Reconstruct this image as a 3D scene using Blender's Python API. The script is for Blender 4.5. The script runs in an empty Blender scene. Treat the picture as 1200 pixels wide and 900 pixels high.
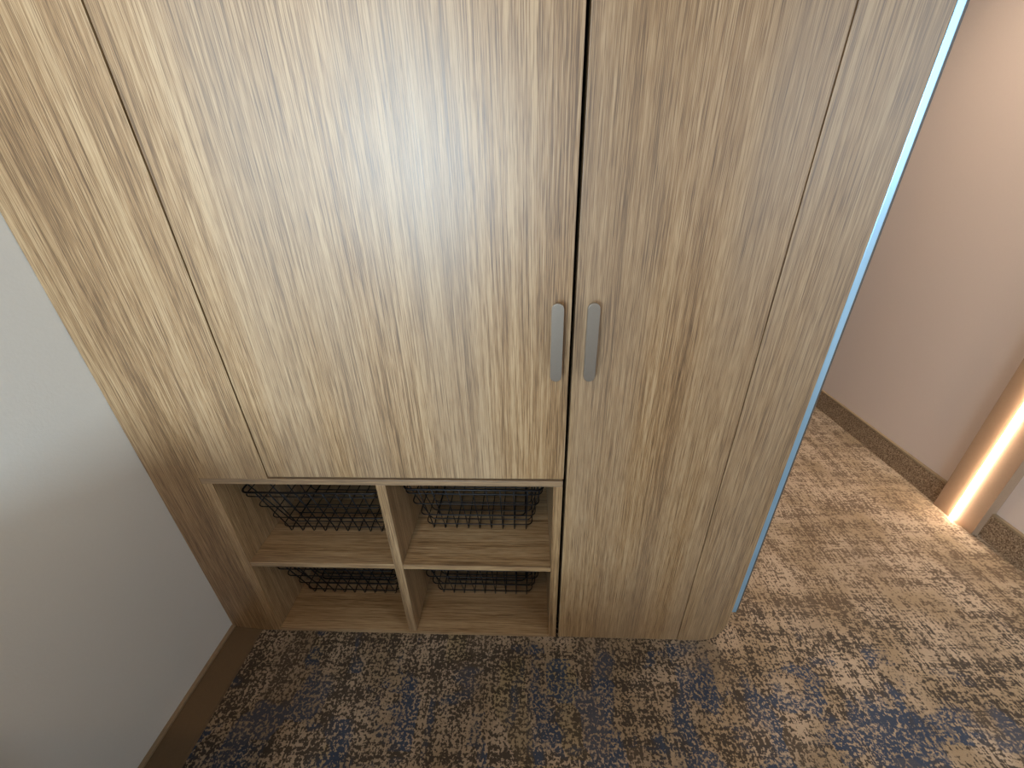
import bpy, bmesh, math, random
from mathutils import Vector, Matrix

random.seed(7)
S = bpy.context.scene
C = S.collection

# ------------------------------------------------------------------ camera
FPX = 470.83                                   # focal length in pixels of a 1200 px wide frame
PITCH, YAW, ROLL = 0.480786, -0.049316, 0.024666
cp, sp = math.cos(PITCH), math.sin(PITCH)
cy, sy = math.cos(YAW), math.sin(YAW)
cr, sr = math.cos(ROLL), math.sin(ROLL)
B = Matrix(((1, 0, 0), (0, -sp, cp), (0, -cp, -sp)))       # columns: right, down, forward
Yw = Matrix(((cy, sy, 0), (-sy, cy, 0), (0, 0, 1)))
Rl = Matrix(((cr, -sr, 0), (sr, cr, 0), (0, 0, 1)))
M = Yw @ B @ Rl
right, down, fwd = M.col[0], M.col[1], M.col[2]
cam = bpy.data.cameras.new('camera')
cam.sensor_width = 36.0
cam.lens = FPX / 1200 * 36.0
cam.clip_start = 0.02
camo = bpy.data.objects.new('camera', cam)
R = Matrix((right, -down, -fwd)).transposed().to_4x4()
camo.matrix_world = Matrix.Translation((0, -0.788, 1.35)) @ R
C.objects.link(camo)
S.camera = camo

# ------------------------------------------------------------------ light
S.view_settings.view_transform = 'Standard'
S.view_settings.look = 'None'
S.view_settings.exposure = 0.73
S.view_settings.gamma = 1.0
S.view_settings.use_curve_mapping = False

w = bpy.data.worlds.new('sky')
S.world = w
w.use_nodes = True
w.node_tree.nodes['Background'].inputs[0].default_value = (0.62, 0.78, 1.0, 1)
w.node_tree.nodes['Background'].inputs[1].default_value = 1.2

WIN = dict(x0=-2.70, x1=1.72, z0=0.80, z1=2.36, y=-5.00)      # the window behind the camera
al = bpy.data.lights.new('window_daylight', 'AREA')
al.shape = 'RECTANGLE'
al.size = WIN['x1'] - WIN['x0'] - 0.08
al.size_y = WIN['z1'] - WIN['z0'] - 0.08
al.energy = 250
al.color = (0.66, 0.86, 1.0)
alo = bpy.data.objects.new('window_daylight', al)
alo.location = ((WIN['x0'] + WIN['x1']) / 2, WIN['y'] - 0.02, (WIN['z0'] + WIN['z1']) / 2)
alo.rotation_euler = (math.pi / 2, 0, 0)       # shines towards +y, into the room
C.objects.link(alo)
ADDED_WIN = dict(y0=-2.00, y1=-1.36, z0=1.25, z1=2.30)             # added, unseen side window that brightens mirror edge and left wall
al2 = bpy.data.lights.new('added_side_light', 'AREA')
al2.shape = 'RECTANGLE'
al2.size = ADDED_WIN['z1'] - ADDED_WIN['z0'] - 0.08
al2.size_y = ADDED_WIN['y1'] - ADDED_WIN['y0'] - 0.08
al2.energy = 5
al2.color = (0.70, 0.88, 1.0)
alo2 = bpy.data.objects.new('added_side_light', al2)
alo2.location = (1.846 + 0.02, (ADDED_WIN['y0'] + ADDED_WIN['y1']) / 2, (ADDED_WIN['z0'] + ADDED_WIN['z1']) / 2)
alo2.rotation_euler = (0, math.pi / 2, 0)      # shines towards -x
C.objects.link(alo2)

# ------------------------------------------------------------------ helpers
def mesh_obj(name, bm, mat, parent=None, smooth=False, bevel=0.0):
    if bevel:
        bmesh.ops.bevel(bm, geom=[e for e in bm.edges], offset=bevel, segments=2, profile=0.6, affect='EDGES')
    bmesh.ops.recalc_face_normals(bm, faces=bm.faces)
    me = bpy.data.meshes.new(name)
    bm.to_mesh(me)
    bm.free()
    if smooth:
        for p in me.polygons:
            p.use_smooth = True
    me.materials.append(mat)
    o = bpy.data.objects.new(name, me)
    C.objects.link(o)
    if parent:
        o.parent = parent
    return o


def add_box(bm, lo, hi):
    vs = [bm.verts.new((x, y, z)) for x in (lo[0], hi[0]) for y in (lo[1], hi[1]) for z in (lo[2], hi[2])]
    for f in ((0, 1, 3, 2), (4, 6, 7, 5), (0, 4, 5, 1), (2, 3, 7, 6), (0, 2, 6, 4), (1, 5, 7, 3)):
        bm.faces.new([vs[i] for i in f])


def box(name, lo, hi, mat, parent=None, bevel=0.0):
    """A board; the mesh is centred on its own origin and moved into place."""
    c = Vector([(a + b) / 2 for a, b in zip(lo, hi)])
    h = Vector([(b - a) / 2 for a, b in zip(lo, hi)])
    bm = bmesh.new()
    add_box(bm, -h, h)
    o = mesh_obj(name, bm, mat, parent, bevel=bevel)
    base = Vector((0, 0, 0))
    p = parent
    while p:
        base += p.location
        p = p.parent
    o.location = c - base
    return o


def add_tube(bm, pts, r, n=6, closed=False):
    pts = [Vector(p) for p in pts]
    N = len(pts)
    rings = []
    up = None
    for i, p in enumerate(pts):
        if closed:
            t = (pts[(i + 1) % N] - pts[i - 1]).normalized()
        else:
            t = (pts[min(i + 1, N - 1)] - pts[max(i - 1, 0)]).normalized()
        if up is None:
            up = Vector((0, 0, 1)) if abs(t.z) < 0.9 else Vector((1, 0, 0))
        u = (up - t * up.dot(t)).normalized()
        v = t.cross(u)
        up = u
        rings.append([bm.verts.new(p + r * (math.cos(2 * math.pi * k / n) * u + math.sin(2 * math.pi * k / n) * v)) for k in range(n)])
    for i in range(N if closed else N - 1):
        a, b = rings[i], rings[(i + 1) % N]
        for k in range(n):
            bm.faces.new((a[k], a[(k + 1) % n], b[(k + 1) % n], b[k]))
    if not closed:
        bm.faces.new(rings[0][::-1])
        bm.faces.new(rings[-1])


def add_prism(bm, poly, axis, a, b):
    """Extrude a closed 2-D outline between a and b along axis ('x','y' or 'z')."""
    def P(u, v, t):
        return {'x': (t, u, v), 'y': (u, t, v), 'z': (u, v, t)}[axis]
    A = [bm.verts.new(P(u, v, a)) for u, v in poly]
    Bv = [bm.verts.new(P(u, v, b)) for u, v in poly]
    bm.faces.new(A[::-1])
    bm.faces.new(Bv)
    for i in range(len(poly)):
        j = (i + 1) % len(poly)
        bm.faces.new((A[i], A[j], Bv[j], Bv[i]))


def tag(o, label, cat, group=None):
    o['label'] = label
    o['category'] = cat
    if group:
        o['group'] = group
    return o


def struct(o, label=None):
    o['kind'] = 'structure'
    if label:
        o['label'] = label
    return o


def empty(name, loc):
    o = bpy.data.objects.new(name, None)
    o.empty_display_size = 0.05
    o.location = loc
    C.objects.link(o)
    return o


# ------------------------------------------------------------------ materials
class G:
    """Small helper around a node tree."""
    def __init__(self, name):
        self.m = bpy.data.materials.new(name)
        self.m.use_nodes = True
        self.t = self.m.node_tree
        self.b = self.t.nodes['Principled BSDF']

    def n(self, kind, **kw):
        nd = self.t.nodes.new(kind)
        for k, v in kw.items():
            setattr(nd, k, v)
        return nd

    def l(self, a, b):
        self.t.links.new(a, b)

    def put(self, sock, v):
        if hasattr(v, 'is_output'):
            self.l(v, sock)
        else:
            sock.default_value = v

    def math(self, op, a, b=0.0, clamp=False):
        nd = self.n('ShaderNodeMath', operation=op, use_clamp=clamp)
        self.put(nd.inputs[0], a)
        self.put(nd.inputs[1], b)
        return nd.outputs[0]

    def mix(self, f, a, b, blend='MIX'):
        nd = self.n('ShaderNodeMix', data_type='RGBA', blend_type=blend)
        self.put(nd.inputs[0], f)
        self.put(nd.inputs[6], a)
        self.put(nd.inputs[7], b)
        return nd.outputs[2]

    def noise(self, vec, scale, detail=2.0, rough=0.5, dist=0.0):
        nd = self.n('ShaderNodeTexNoise')
        self.l(vec, nd.inputs['Vector'])
        nd.inputs['Scale'].default_value = scale
        nd.inputs['Detail'].default_value = detail
        nd.inputs['Roughness'].default_value = rough
        nd.inputs['Distortion'].default_value = dist
        return nd.outputs['Fac']

    def scale(self, vec, s):
        nd = self.n('ShaderNodeVectorMath', operation='MULTIPLY')
        self.l(vec, nd.inputs[0])
        nd.inputs[1].default_value = s
        return nd.outputs[0]

    def add(self, vec, v):
        nd = self.n('ShaderNodeVectorMath', operation='ADD')
        self.l(vec, nd.inputs[0])
        self.put(nd.inputs[1], v)
        return nd.outputs[0]

    def ramp(self, f, stops, interp='LINEAR'):
        nd = self.n('ShaderNodeValToRGB')
        cr_ = nd.color_ramp
        cr_.interpolation = interp
        while len(cr_.elements) < len(stops):
            cr_.elements.new(0.5)
        for e, (p, c) in zip(cr_.elements, stops):
            e.position = p
            e.color = (*c, 1) if len(c) == 3 else c
        self.l(f, nd.inputs[0])
        return nd.outputs[0]

    def smooth(self, v, a, b):
        nd = self.n('ShaderNodeMapRange', interpolation_type='SMOOTHSTEP')
        self.put(nd.inputs[0], v)
        nd.inputs[1].default_value = a
        nd.inputs[2].default_value = b
        return nd.outputs[0]

    def bump(self, h, strength, dist):
        nd = self.n('ShaderNodeBump')
        nd.inputs['Strength'].default_value = strength
        nd.inputs['Distance'].default_value = dist
        self.l(h, nd.inputs['Height'])
        self.l(nd.outputs[0], self.b.inputs['Normal'])


def hexlin(r, g, b):
    f = lambda c: (c / 255 / 12.92) if c <= 10 else ((c / 255 + 0.055) / 1.055) ** 2.4
    return (f(r), f(g), f(b))


def wood(name, along, light, mid, dark, rough=0.42):
    """Straight-grained oak laminate, the grain running along one axis."""
    g = G(name)
    tc = g.n('ShaderNodeTexCoord').outputs['Object']
    oi = g.n('ShaderNodeObjectInfo').outputs['Random']
    off = g.n('ShaderNodeCombineXYZ')
    for i, k in enumerate((13.0, 7.0, 29.0)):
        g.l(g.math('MULTIPLY', oi, k), off.inputs[i])
    v = g.add(tc, off.outputs[0])
    st = {'x': (0.013, 1, 1), 'z': (1, 1, 0.013)}[along]
    st2 = {'x': (0.07, 1, 1), 'z': (1, 1, 0.07)}[along]
    warp = g.noise(g.scale(v, st2), 5.0, 2.0)
    wv = g.n('ShaderNodeCombineXYZ')
    wsh = g.math('MULTIPLY', g.math('SUBTRACT', warp, 0.5), 0.012)
    if along == 'z':
        g.l(wsh, wv.inputs[0])
    else:
        g.l(wsh, wv.inputs[1])
        g.l(wsh, wv.inputs[2])
    v = g.add(v, wv.outputs[0])
    vs = g.scale(v, st)
    lng = g.scale(v, {'x': (0.006, 1, 1), 'z': (1, 1, 0.006)}[along])
    sht = g.scale(v, {'x': (0.024, 1, 1), 'z': (1, 1, 0.024)}[along])
    fine = g.noise(vs, 460.0, 3.0, 0.7)           # pores, about two millimetres apart
    hair = g.noise(sht, 800.0, 2.0, 0.6)          # short hair lines
    midn = g.noise(lng, 120.0, 2.0, 0.55)
    bb = g.noise(lng, 26.0, 2.0, 0.5)
    broad = g.noise(g.scale(v, st2), 8.0, 1.0, 0.5)
    f = g.math('ADD', g.math('MULTIPLY', fine, 0.42), g.math('MULTIPLY', midn, 0.20))
    f = g.math('ADD', f, g.math('MULTIPLY', broad, 0.11))
    f = g.math('ADD', f, g.math('MULTIPLY', bb, 0.13))
    f = g.math('ADD', f, g.math('MULTIPLY', hair, 0.30))
    col = g.ramp(f, [(0.48, dark), (0.58, mid), (0.675, light)])
    pore = g.math('MAXIMUM', g.smooth(fine, 0.46, 0.36), g.smooth(hair, 0.40, 0.28))
    col = g.mix(g.math('MULTIPLY', pore, 0.5), col, (*dark, 1))
    # greyer bands of the veneer print
    tint = g.noise(g.scale(v, st2), 6.0, 1.0)
    col = g.mix(g.math('MULTIPLY', g.smooth(tint, 0.42, 0.68), 0.25), col, (0.34, 0.265, 0.195, 1))
    g.l(col, g.b.inputs['Base Color'])
    rn = g.math('ADD', g.math('MULTIPLY', fine, 0.14), rough - 0.07)
    g.l(rn, g.b.inputs['Roughness'])
    g.b.inputs['Specular IOR Level'].default_value = 0.9
    g.bump(fine, 0.12, 0.0006)
    return g.m


OAK_L, OAK_M, OAK_D = hexlin(186, 156, 118), hexlin(156, 122, 83), hexlin(98, 71, 44)
M_oak = wood('oak_laminate', 'z', OAK_L, OAK_M, OAK_D)
M_oak_h = wood('oak_laminate_horizontal', 'x', OAK_L, OAK_M, OAK_D)


def plain(name, col, rough=0.6, metal=0.0, spec=0.5, nscale=0, namp=0.08, bump=0.0):
    g = G(name)
    if nscale:
        tc = g.n('ShaderNodeTexCoord').outputs['Object']
        n = g.noise(tc, nscale, 3.0, 0.6)
        c = g.mix(n, tuple(x * (1 - namp) for x in col) + (1,), tuple(min(1, x * (1 + namp)) for x in col) + (1,))
        g.l(c, g.b.inputs['Base Color'])
        if bump:
            g.bump(n, bump, 0.002)
    else:
        g.b.inputs['Base Color'].default_value = (*col, 1)
    g.b.inputs['Roughness'].default_value = rough
    g.b.inputs['Metallic'].default_value = metal
    g.b.inputs['Specular IOR Level'].default_value = spec
    return g.m


def glow(name, col, strength):
    g = G(name)
    g.b.inputs['Base Color'].default_value = (0.8, 0.8, 0.8, 1)
    g.b.inputs['Emission Color'].default_value = (*col, 1)
    g.b.inputs['Emission Strength'].default_value = strength
    return g.m


M_wall = plain('painted_vinyl_wall', hexlin(212, 194, 182), 0.7, nscale=180, namp=0.03, bump=0.15)
M_wall_l = plain('pale_grey_wall', hexlin(222, 220, 214), 0.7, nscale=180, namp=0.02, bump=0.12)  # paleness partly stands in for daylight on this wall
M_wall_r = plain('rear_wall_covering', hexlin(150, 128, 106), 0.7, nscale=120, namp=0.05)
M_ceil = plain('ceiling_paint', hexlin(196, 190, 182), 0.8, nscale=60, namp=0.02)
M_dark = plain('dark_wire', (0.012, 0.010, 0.010), 0.38, metal=0.6, nscale=90, namp=0.2)
M_handle = plain('satin_nickel', hexlin(160, 150, 138), 0.45, metal=0.9, nscale=200, namp=0.05)
M_back = plain('shade_toned_back', hexlin(48, 40, 36), 0.7, nscale=50, namp=0.1)  # cubby shade put into the board's colour
M_mirror = plain('mirror_glass', (0.9, 0.92, 0.92), 0.02, metal=1.0, nscale=4, namp=0.01)
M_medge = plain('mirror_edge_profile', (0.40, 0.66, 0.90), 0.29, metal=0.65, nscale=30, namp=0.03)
M_mback = plain('mirror_back_frame', hexlin(92, 86, 82), 0.5, metal=0.3, nscale=60, namp=0.05)
M_pil = plain('bronze_laminate', hexlin(154, 126, 102), 0.34, metal=0.2, nscale=140, namp=0.08)
M_led = glow('led_diffuser', (1.0, 0.82, 0.64), 42.0)
M_lamp = glow('added_light_diffuser', (1.0, 0.80, 0.58), 12.0)
M_white = plain('white_lacquer', hexlin(228, 226, 222), 0.4, nscale=30, namp=0.02)
M_linen = plain('brown_upholstery', hexlin(120, 100, 82), 0.85, nscale=40, namp=0.04, bump=0.3)
M_skirt_l = plain('brown_skirting', hexlin(104, 82, 56), 0.7, nscale=220, namp=0.16, bump=0.2)
M_trim = plain('pale_trim', hexlin(150, 128, 100), 0.5, nscale=60, namp=0.06)


def carpet():
    g = G('patterned_carpet')
    tc = g.n('ShaderNodeTexCoord').outputs['Object']
    sep = g.n('ShaderNodeSeparateXYZ')
    g.l(tc, sep.inputs[0])
    # yarn flecks, a few millimetres to a centimetre across
    wob = g.noise(tc, 60.0, 2.0)
    fl = g.noise(tc, 115.0, 2.0, 0.65, 0.3)
    fl_x = g.noise(g.scale(tc, (1.0, 0.14, 1.0)), 170.0, 2.0, 0.6)     # drawn out along y
    fl_y = g.noise(g.scale(tc, (0.16, 1.0, 1.0)), 170.0, 2.0, 0.6)     # drawn out along x
    # woven bands running both ways
    band_x = g.noise(g.scale(tc, (1.0, 0.10, 1.0)), 28.0, 3.0, 0.6)
    band_y = g.noise(g.scale(tc, (0.10, 1.0, 1.0)), 24.0, 3.0, 0.6)
    dens = g.math('ADD', g.math('MULTIPLY', band_x, 0.5), g.math('MULTIPLY', band_y, 0.5))
    f = g.math('ADD', g.math('MULTIPLY', fl, 0.40), g.math('ADD', g.math('MULTIPLY', fl_x, 0.35), g.math('MULTIPLY', fl_y, 0.25)))
    fn = g.math('ADD', g.math('MULTIPLY', fl, 0.68), g.math('ADD', g.math('MULTIPLY', fl_x, 0.18), g.math('MULTIPLY', fl_y, 0.14)))
    nw = g.math('MULTIPLY', g.smooth(sep.outputs[1], 0.25, -0.15), g.smooth(sep.outputs[0], 1.2, 0.3))
    f = g.math('ADD', g.math('MULTIPLY', f, g.math('SUBTRACT', 1.0, nw)), g.math('MULTIPLY', fn, nw))
    f = g.math('SUBTRACT', f, g.math('MULTIPLY', nw, 0.012))
    f = g.math('ADD', f, g.math('MULTIPLY', g.math('SUBTRACT', dens, 0.5), 0.55))
    dark = g.smooth(f, 0.525, 0.465)             # 1 where the dark yarn lies
    # quiet blocks of plain mid-brown pile
    q = g.n('ShaderNodeTexVoronoi', distance='CHEBYCHEV')
    g.l(g.scale(tc, (1.0, 0.75, 1.0)), q.inputs['Vector'])
    q.inputs['Scale'].default_value = 11.0
    qs = g.n('ShaderNodeSeparateColor')
    g.l(q.outputs['Color'], qs.inputs[0])
    tan = hexlin(174, 153, 131)
    tan2 = hexlin(148, 127, 102)
    brown = hexlin(96, 78, 62)
    blackish = hexlin(46, 41, 38)
    navy = hexlin(12, 50, 80)
    olive = hexlin(150, 132, 84)
    big = g.noise(tc, 5.0, 2.0)
    lightc = g.mix(g.smooth(big, 0.35, 0.65), (*tan, 1), (*tan2, 1))
    ol = g.math('MULTIPLY', g.smooth(qs.outputs[1], 0.80, 0.90), g.smooth(sep.outputs[0], 0.6, 0.0))
    lightc = g.mix(g.math('MULTIPLY', ol, 0.35), lightc, (*olive, 1))
    # the far half is brown on tan, the near half goes over to charcoal and blue
    near = g.smooth(g.math('ADD', sep.outputs[1], g.math('MULTIPLY', g.math('SUBTRACT', big, 0.5), 0.5)), 0.32, -0.02)
    darkc = g.mix(near, (*brown, 1), (*blackish, 1))
    bl1 = g.noise(g.scale(tc, (1.0, 0.45, 1.0)), 6.5, 3.0, 0.55)
    bl2 = g.noise(g.scale(tc, (0.45, 1.0, 1.0)), 7.5, 3.0, 0.55)
    blk = g.math('MULTIPLY', g.math('SUBTRACT', qs.outputs[0], 0.5), 0.16)
    nearest = g.smooth(sep.outputs[1], 0.10, -0.26)
    bl = g.math('ADD', g.math('MAXIMUM', bl1, bl2), blk)
    bl = g.math('ADD', bl, g.math('MULTIPLY', nearest, 0.14))
    blue = g.math('MULTIPLY', g.smooth(bl, 0.645, 0.74), g.smooth(sep.outputs[1], 0.14, -0.06))
    darkc = g.mix(g.math('MULTIPLY', blue, 0.95), darkc, (*navy, 1))
    dark = g.math('ADD', dark, g.math('MULTIPLY', blue, g.math('MULTIPLY', g.smooth(fl, 0.62, 0.48), 0.75)), clamp=True)
    col = g.mix(g.math('MULTIPLY', dark, 0.88), lightc, darkc)
    plainb = g.math('MULTIPLY', g.smooth(qs.outputs[2], 0.78, 0.86), 0.22)
    col = g.mix(plainb, col, (*hexlin(108, 92, 76), 1))
    g.l(col, g.b.inputs['Base Color'])
    g.b.inputs['Roughness'].default_value = 0.95
    g.b.inputs['Specular IOR Level'].default_value = 0.15
    pile = g.noise(tc, 420.0, 2.0)
    h = g.math('ADD', g.math('MULTIPLY', pile, 0.5), g.math('MULTIPLY', fl, 0.6))
    g.bump(h, 0.8, 0.005)
    return g.m


def carpet_edge():
    g = G('speckled_carpet_skirting')
    tc = g.n('ShaderNodeTexCoord').outputs['Object']
    n = g.noise(tc, 260.0, 2.0, 0.7)
    b = g.noise(tc, 9.0, 2.0)
    c = g.ramp(n, [(0.38, hexlin(88, 70, 54)), (0.5, hexlin(140, 116, 92)), (0.62, hexlin(186, 162, 134))])
    c = g.mix(g.math('MULTIPLY', b, 0.3), c, (*hexlin(104, 84, 64), 1))
    g.l(c, g.b.inputs['Base Color'])
    g.b.inputs['Roughness'].default_value = 0.95
    g.b.inputs['Specular IOR Level'].default_value = 0.1
    g.bump(n, 0.5, 0.003)
    return g.m


M_carpet = carpet()
M_skirt = carpet_edge()

# ------------------------------------------------------------------ the room
XL, XR, XR2, YB, YF, H = -1.002, 1.829, 1.846, WIN['y'], 3.4, 2.5
XLL, YLE = -3.2, -1.05                           # the room widens to the left behind this line
fl = box('floor', (XLL - 0.1, YB - 0.12, -0.06), (XR2 + 0.1, YF + 0.1, 0.0), M_carpet)
# keep the carpet pattern in room coordinates
for v_ in fl.data.vertices:
    v_.co += fl.location
fl.location = (0, 0, 0)
struct(fl, 'patterned carpet in tan and brown with blue patches')
struct(box('ceiling', (XLL - 0.1, YB - 0.12, H), (XR2 + 0.1, YF + 0.1, H + 0.06), M_ceil))
bm = bmesh.new()
add_prism(bm, [(XL, YF), (XL - 0.1, YF), (XL - 0.1, YLE + 0.1), (XLL, YLE + 0.1), (XLL, YLE), (XL, YLE)], 'z', 0, H)
struct(mesh_obj('wall_left', bm, M_wall_l), 'plain pale wall left of the wardrobe')
struct(box('wall_left_rear', (XLL - 0.1, YB - 0.12, 0), (XLL, YLE + 0.1, H), M_wall_r))
struct(box('shade_partition', (-0.15, -1.58, 0), (0.75, -1.48, H), M_wall_r))  # added, unseen; blocks window light from the tall door
bm = bmesh.new()
add_prism(bm, [(XR2, ADDED_WIN['y1']), (XR2 + 0.1, ADDED_WIN['y1']), (XR2 + 0.1, YF), (XR, YF), (XR, 0.545), (XR2, 0.545)], 'z', 0, H)
add_box(bm, (XR2, YB - 0.12, 0), (XR2 + 0.1, ADDED_WIN['y0'], H))
add_box(bm, (XR2, ADDED_WIN['y0'], 0), (XR2 + 0.1, ADDED_WIN['y1'], ADDED_WIN['z0']))
add_box(bm, (XR2, ADDED_WIN['y0'], ADDED_WIN['z1']), (XR2 + 0.1, ADDED_WIN['y1'], H))
struct(mesh_obj('wall_right', bm, M_wall), 'plain pinkish wall of the passage')
struct(box('wall_far', (XL - 0.1, YF, 0), (XR2 + 0.1, YF + 0.1, H), M_wall))
bm = bmesh.new()
y0, y1 = YB - 0.12, YB
add_box(bm, (XLL, y0, 0), (WIN['x0'], y1, H))
add_box(bm, (WIN['x1'], y0, 0), (XR2, y1, H))
add_box(bm, (WIN['x0'], y0, 0), (WIN['x1'], y1, WIN['z0']))
add_box(bm, (WIN['x0'], y0, WIN['z1']), (WIN['x1'], y1, H))
struct(mesh_obj('wall_back', bm, M_wall_r))
wr = struct(empty('window_1', ((WIN['x0'] + WIN['x1']) / 2, YB - 0.06, WIN['z0'])))
t_ = 0.04
box('window_frame', (WIN['x0'], YB - 0.10, WIN['z0']), (WIN['x0'] + t_, YB - 0.04, WIN['z1']), M_white, wr, 0.003)
box('window_frame', (WIN['x1'] - t_, YB - 0.10, WIN['z0']), (WIN['x1'], YB - 0.04, WIN['z1']), M_white, wr, 0.003)
box('window_frame', (WIN['x0'] + t_, YB - 0.10, WIN['z0']), (WIN['x1'] - t_, YB - 0.04, WIN['z0'] + t_), M_white, wr, 0.003)
box('window_frame', (WIN['x0'] + t_, YB - 0.10, WIN['z1'] - t_), (WIN['x1'] - t_, YB - 0.04, WIN['z1']), M_white, wr, 0.003)
box('window_sill', (WIN['x0'] - 0.02, YB, WIN['z0'] - 0.03), (WIN['x1'] + 0.02, YB + 0.06, WIN['z0']), M_white, wr, 0.004)

wr = struct(empty('added_side_window', (XR2 + 0.06, (ADDED_WIN['y0'] + ADDED_WIN['y1']) / 2, ADDED_WIN['z0'])))  # added opening for the extra side light
a_, b_, c_, d_ = ADDED_WIN['y0'], ADDED_WIN['y1'], ADDED_WIN['z0'], ADDED_WIN['z1']
box('window_frame', (XR2 + 0.04, a_, c_), (XR2 + 0.10, a_ + t_, d_), M_white, wr, 0.003)
box('window_frame', (XR2 + 0.04, b_ - t_, c_), (XR2 + 0.10, b_, d_), M_white, wr, 0.003)
box('window_frame', (XR2 + 0.04, a_ + t_, c_), (XR2 + 0.10, b_ - t_, c_ + t_), M_white, wr, 0.003)
box('window_frame', (XR2 + 0.04, a_ + t_, d_ - t_), (XR2 + 0.10, b_ - t_, d_), M_white, wr, 0.003)

# skirtings
def skirting(name, x_face, x_wall, ya, yb_, h):
    bm = bmesh.new()
    s = 0.006
    add_prism(bm, [(x_wall, 0), (x_face, 0), (x_face, h - s), (x_face + s * 0.7, h), (x_wall, h)], 'y', ya, yb_)
    o = struct(mesh_obj(name, bm, M_skirt))
    box('cap_strip', (x_face - 0.001, ya, h), (x_wall, yb_, h + 0.008), M_trim, o)
    return o

PY0, PY1, PX = 0.456, 0.628, 1.806
skirting('baseboard_right', 1.817, XR, PY1, YF, 0.108)
skirting('baseboard_right_front', 1.833, XR2, YB, PY0, 0.108)
bm = bmesh.new()                                 # low coved skirting at the foot of the left wall
cove = [(XL, 0.0), (-0.905, 0.0), (-0.908, 0.006), (-0.93, 0.009), (-0.965, 0.013), (-0.988, 0.018), (XL, 0.022)]
add_prism(bm, cove, 'y', YLE, -0.001)
o = struct(mesh_obj('baseboard_left', bm, M_skirt_l))
box('cap_strip', (XL, YLE, 0.0205), (-0.990, -0.001, 0.029), M_trim, o, 0.0015)

# pilaster with the LED profile on the right wall
pil = tag(empty('light_pilaster', (1.825, (PY0 + PY1) / 2, 0)), 'brown wall pilaster with a glowing vertical light strip', 'wall light')
bm = bmesh.new()
gy = 0.541
add_prism(bm, [(XR2 - 0.0005, PY0), (PX, PY0), (PX, PY1), (XR - 0.0005, PY1), (XR - 0.0005, 0.545), (XR2 - 0.0005, 0.545)], 'z', 0, H - 0.001)
o = mesh_obj('pilaster_board', bm, M_pil, pil)
o.location = -pil.location
bm = bmesh.new()
prof = [(PX + 0.001, gy - 0.0065)] + [(PX - 0.012 * math.sin(math.pi * k / 8), gy - 0.0065 * math.cos(math.pi * k / 8)) for k in range(9)] + [(PX + 0.001, gy + 0.0065)]
add_prism(bm, prof, 'z', 0.004, H - 0.01)
o = mesh_obj('light_strip', bm, M_led, pil)
o['label'] = 'glowing warm white light strip'
o.location = -pil.location

# ------------------------------------------------------------------ wardrobe
WT = 2.42                                        # top of the fronts
DEP = 0.60
WR = empty('wardrobe', (-0.2, 0.3, 0))
tag(WR, 'oak wardrobe with two doors and four open cubbies at the bottom', 'wardrobe')
TH = 0.019
X1, X2a, X2b, X3, X4 = -0.680, 0.0845, 0.0925, 0.4745, 0.6145


def rel(o):
    o.location = o.location - WR.location
    return o

# left filler panel, L-shaped around the cubbies
bm = bmesh.new()
xa = XL + 0.001
add_prism(bm, [(xa, 0.002), (-0.868, 0.002), (-0.868, 0.6615), (X1 - 0.0025, 0.6615), (X1 - 0.0025, WT), (xa, WT)], 'y', 0.0, TH)
o = rel(mesh_obj('filler_panel', bm, M_oak, WR))

# doors
dl = box('door', (X1 + 0.0015, 0.0, 0.668), (X2a, TH, WT), M_oak, WR, 0.0008)
dl['label'] = 'wide oak door above the cubbies'
dr = box('door', (X2b, 0.0, 0.004), (X3 - 0.0012, TH, WT), M_oak, WR, 0.0008)
dr['label'] = 'tall narrow oak door reaching the carpet'

# end column with rounded lower outer corner
bm = bmesh.new()
ra, rb = 0.066, 0.105
poly = [(X3 + 0.0012, 0.003), (X4 - ra, 0.003)]
for k in range(1, 13):
    a = -math.pi / 2 + k * math.pi / 24
    poly.append((X4 - ra + ra * math.cos(a), 0.003 + rb + rb * math.sin(a)))
poly += [(X4, WT), (X3 + 0.0012, WT)]
add_prism(bm, poly, 'y', 0.0, DEP)
fe = [e for e in bm.edges if abs(e.verts[0].co.y) < 1e-6 and abs(e.verts[1].co.y) < 1e-6
      and min(e.verts[0].co.x, e.verts[1].co.x) > X4 - ra - 1e-4 and max(e.verts[0].co.z, e.verts[1].co.z) < WT + 1
      and not (abs(e.verts[0].co.z - WT) < 1e-6 and abs(e.verts[1].co.z - WT) < 1e-6)]
bmesh.ops.bevel(bm, geom=fe, offset=0.004, segments=3, profile=0.5, affect='EDGES')
o = rel(mesh_obj('end_column', bm, M_oak, WR))
o['label'] = 'narrow oak end column with rounded lower corner'

# carcass behind the doors
box('carcass_side', (xa, TH + 0.002, 0.664), (xa + 0.018, DEP, WT), M_oak, WR)
box('carcass_partition', (0.0935, TH + 0.002, 0.004), (0.1115, DEP - 0.012, WT), M_oak, WR)
box('carcass_back', (xa + 0.018, DEP - 0.010, 0.664), (X3, DEP, WT), M_oak, WR)
box('carcass_top', (xa + 0.018, TH + 0.002, WT - 0.018), (X3, DEP - 0.012, WT), M_oak, WR)

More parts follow.
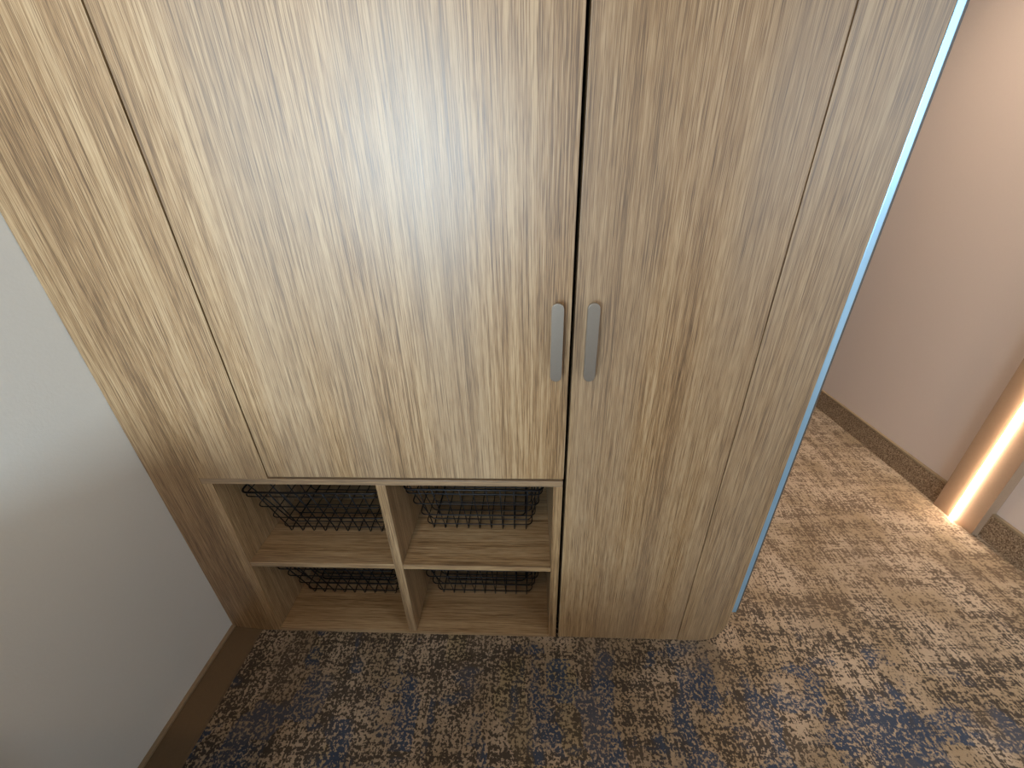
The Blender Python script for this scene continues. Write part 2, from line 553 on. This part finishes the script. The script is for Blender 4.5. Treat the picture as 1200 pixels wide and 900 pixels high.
# cubby unit: top board, sides, divider, shelves, bottom board, back
CZ0, CZ1 = 0.6425, 0.6605
CXL0, CXL1, CXR0, CXR1 = -0.867, -0.839, 0.0600, 0.0835
D0, D1 = -0.4005, -0.3745
bv = 0.0012
box('cubby_top', (CXL0, 0.0, CZ0), (CXR1, DEP - 0.012, CZ1), M_oak_h, WR, bv)
box('cubby_side', (CXL0, 0.0, 0.002), (CXL1, DEP - 0.012, CZ0), M_oak, WR, bv)
box('cubby_side', (CXR0, 0.0, 0.002), (CXR1, DEP - 0.012, CZ0), M_oak, WR, bv)
box('cubby_divider', (D0, 0.0, 0.0155), (D1, DEP - 0.014, CZ0), M_oak, WR, bv)
SH0, SH1 = 0.3185, 0.3375
box('cubby_shelf', (CXL1, 0.0015, SH0), (D0, DEP - 0.014, SH1), M_oak_h, WR, bv)
box('cubby_shelf', (D1, 0.0015, SH0), (CXR0, DEP - 0.014, SH1), M_oak_h, WR, bv)
box('cubby_floor', (CXL1, 0.0, 0.001), (CXR0, DEP - 0.014, 0.0155), M_oak_h, WR, bv)
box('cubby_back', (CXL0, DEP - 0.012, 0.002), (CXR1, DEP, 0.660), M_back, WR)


def make_handle(door, x):
    """Flat satin bar with round ends on two posts."""
    z0, z1, wd = 0.9585, 1.1275, 0.0240
    yo, yt = -0.0290, 0.0065
    r = wd / 2
    base = WR.location + door.location
    bm = bmesh.new()
    poly = []
    for k in range(13):
        a = math.pi * k / 12
        poly.append((x + r * math.cos(a), z1 - r + r * math.sin(a)))
    for k in range(13):
        a = math.pi + math.pi * k / 12
        poly.append((x + r * math.cos(a), z0 + r + r * math.sin(a)))
    add_prism(bm, poly, 'y', yo, yo + yt)
    es = [e for e in bm.edges if abs(e.verts[0].co.y - yo) < 1e-6 and abs(e.verts[1].co.y - yo) < 1e-6]
    bmesh.ops.bevel(bm, geom=es, offset=0.0008, segments=2, profile=0.5, affect='EDGES')
    for zz in (z0 + 0.022, z1 - 0.022):
        add_tube(bm, [(x, yo + yt - 0.001, zz), (x, 0.0, zz)], 0.0062, 14)
    o = mesh_obj('handle', bm, M_handle, door)
    o['label'] = 'satin grey bar handle with rounded ends'
    o.location = -base
    return o

make_handle(dl, 0.0552)
make_handle(dr, 0.1250)

# full-length mirror on the outer side of the end column
mi = tag(empty('mirror', (X4 + 0.01, 0.3, 0.15)), 'full-length mirror with pale blue edge on the wardrobe side', 'mirror')
MZ0 = 0.150
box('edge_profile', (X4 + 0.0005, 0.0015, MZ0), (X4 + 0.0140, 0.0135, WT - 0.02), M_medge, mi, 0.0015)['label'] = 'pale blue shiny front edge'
box('edge_seal', (X4 + 0.0142, 0.0025, MZ0 + 0.01), (X4 + 0.0180, 0.0135, WT - 0.02), M_mback, mi)
box('backing', (X4 + 0.0005, 0.0140, MZ0), (X4 + 0.0180, DEP - 0.02, WT - 0.02), M_mback, mi)
box('glass', (X4 + 0.0182, 0.0140, MZ0), (X4 + 0.0232, DEP - 0.02, WT - 0.02), M_mirror, mi)

# ------------------------------------------------------------------ wire baskets
def ring_pts(hx, ya, yb_, z, r, n=5):
    pts = []
    for cx, cy_, a0 in ((hx - r, yb_ - r, 0), (-hx + r, yb_ - r, 90), (-hx + r, ya + r, 180), (hx - r, ya + r, 270)):
        for k in range(n + 1):
            a = math.radians(a0 + 90 * k / n)
            pts.append((cx + r * math.cos(a), cy_ + r * math.sin(a), z))
    return pts

BH = 0.232                                       # basket height
BXT, BXB = 0.199, 0.164                          # half width at the rim and at the floor
FYT, FYB, BYT, BYB = -0.062, 0.010, 0.385, 0.330 # front and back wall (y), rim and floor
wire_r = 0.0018

def lerp(a, b, t):
    return a + (b - a) * t


def make_basket():
    root = empty('wire_basket', (0, 0, 0))
    def part(name, pts, r, closed=False, n=6):
        bm = bmesh.new()
        add_tube(bm, pts, r, n, closed)
        return mesh_obj(name, bm, M_dark, root, smooth=True)
    zf = 0.0125
    part('rim', ring_pts(BXT, FYT, BYT, BH, 0.02), 0.0030, True, 8)
    for z in (0.032, 0.090, 0.155, 0.212):
        t = (z - zf) / (BH - zf)
        part('ring_wire', ring_pts(lerp(BXB, BXT, t) + 0.001, lerp(FYB, FYT, t) - 0.001, lerp(BYB, BYT, t) + 0.001, z, 0.018), wire_r, True)
    part('base_frame', ring_pts(BXB - 0.018, FYB + 0.045, BYB - 0.03, zf + 0.0040, 0.02), 0.0026, True, 8)
    # wires running down the front, along the floor and up the back
    for k in range(9):
        xb = (k - 4) * 0.0372
        xt = xb * 1.04
        pts = [(xt, FYT, BH), (xb, lerp(FYT, FYB, 0.93), lerp(BH, zf, 0.93)), (xb, FYB - 0.001, 0.0075), (xb, FYB + 0.004, 0.0045), (xb, FYB + 0.014, 0.010),
               (xb, FYB + 0.03, zf), (xb, BYB - 0.01, zf), (xb, BYB, zf + 0.008), (xt, BYT, BH)]
        part('cross_wire', pts, wire_r)
    # wires running down one side, across the floor and up the other
    for k in range(8):
        yb_ = FYB + 0.03 + k * 0.0372
        t = k / 7
        yt = lerp(FYT + 0.035, BYT - 0.035, t)
        pts = [(-BXT, yt, BH), (-BXB - 0.001, yb_, zf + 0.012), (-BXB + 0.008, yb_, zf + 0.0028), (BXB - 0.008, yb_, zf + 0.0028), (BXB + 0.001, yb_, zf + 0.012), (BXT, yt, BH)]
        part('side_wire', pts, wire_r)
    return root


def copy_thing(root):
    r = root.copy()
    C.objects.link(r)
    for ch in root.children:
        c = ch.copy()
        C.objects.link(c)
        c.parent = r
    return r

spots = [(-0.624, 0.112, SH1, 'black wire basket in the upper cubby beside the left wall'),
         (-0.161, 0.131, SH1, 'black wire basket in the upper cubby beside the tall narrow door'),
         (-0.634, 0.122, 0.0155, 'black wire basket in the lower cubby beside the left wall'),
         (-0.161, 0.129, 0.0155, 'black wire basket in the lower cubby beside the tall narrow door')]
b0 = make_basket()
bks = [b0] + [copy_thing(b0) for _ in spots[1:]]
for b, (x, y, z, lab) in zip(bks, spots):
    b.location = (x, y, z - 0.0028)
    tag(b, lab, 'basket', 'wire baskets in the wardrobe cubbies')

# ------------------------------------------------------------------ added out of view to shade the floor, wardrobe foot and left wall
ben = tag(empty('shade_bench', (-0.03, -1.17, 0)), 'added upholstered seat behind the viewer, shades the wardrobe foot', 'shade_bench')
box('bench_base', (-0.54, -1.44, 0.0), (0.48, -0.90, 0.30), M_oak_h, ben, 0.006)
box('seat_cushion', (-0.55, -1.45, 0.301), (0.49, -0.88, 0.47), M_linen, ben, 0.03)
cab = tag(empty('shade_cabinet', (-0.86, -0.84, 0)), 'added oak cabinet out of view, shades the left wall', 'cabinet')  # added to cast the left wall's shadow edge
box('cabinet_body', (XL + 0.001, -1.03, 0.0), (-0.64, -0.64, 0.865), M_oak, cab)
box('cabinet_top', (XL + 0.001, -1.05, 0.866), (-0.62, -0.63, 0.886), M_oak_h, cab, 0.002)
for k in range(3):
    d_ = box('drawer', (-0.6395, -1.01, 0.06 + k * 0.265), (-0.622, -0.66, 0.06 + k * 0.265 + 0.255), M_oak_h, cab, 0.002)
    box('knob', (-0.6215, -0.85, 0.175 + k * 0.265), (-0.606, -0.81, 0.195 + k * 0.265), M_handle, d_, 0.003)


# ------------------------------------------------------------------ added ceiling lamps, unseen, for warm fill
def downlight(x, y, energy, label, blend=0.6, size=110, col=(1.0, 0.82, 0.64)):
    root = tag(empty('added_ceiling_light', (x, y, H)), label, 'ceiling light', 'added ceiling fill lights')
    bm = bmesh.new()
    add_tube(bm, [(0.045 * math.cos(a * math.pi / 12), 0.045 * math.sin(a * math.pi / 12), -0.004) for a in range(24)], 0.006, 6, True)
    mesh_obj('trim_ring', bm, M_white, root, smooth=True)
    bm = bmesh.new()
    add_prism(bm, [(0.04 * math.cos(a * math.pi / 12), 0.04 * math.sin(a * math.pi / 12)) for a in range(24)], 'z', -0.003, -0.0005)
    mesh_obj('diffuser', bm, M_lamp, root)
    L = bpy.data.lights.new('added_light_lamp', 'SPOT')
    L.energy = energy
    L.color = col
    L.spot_size = math.radians(size)
    L.spot_blend = blend
    L.shadow_soft_size = 0.04
    lo = bpy.data.objects.new('added_light_lamp', L)
    lo.location = (x, y, H - 0.012)
    C.objects.link(lo)

downlight(1.25, 0.95, 54, 'added unseen ceiling light brightening the passage', 1.0, 140)
downlight(-0.50, -1.25, 14, 'added unseen warm ceiling light behind the viewer', 0.3, 165, col=(1.0, 0.66, 0.38))
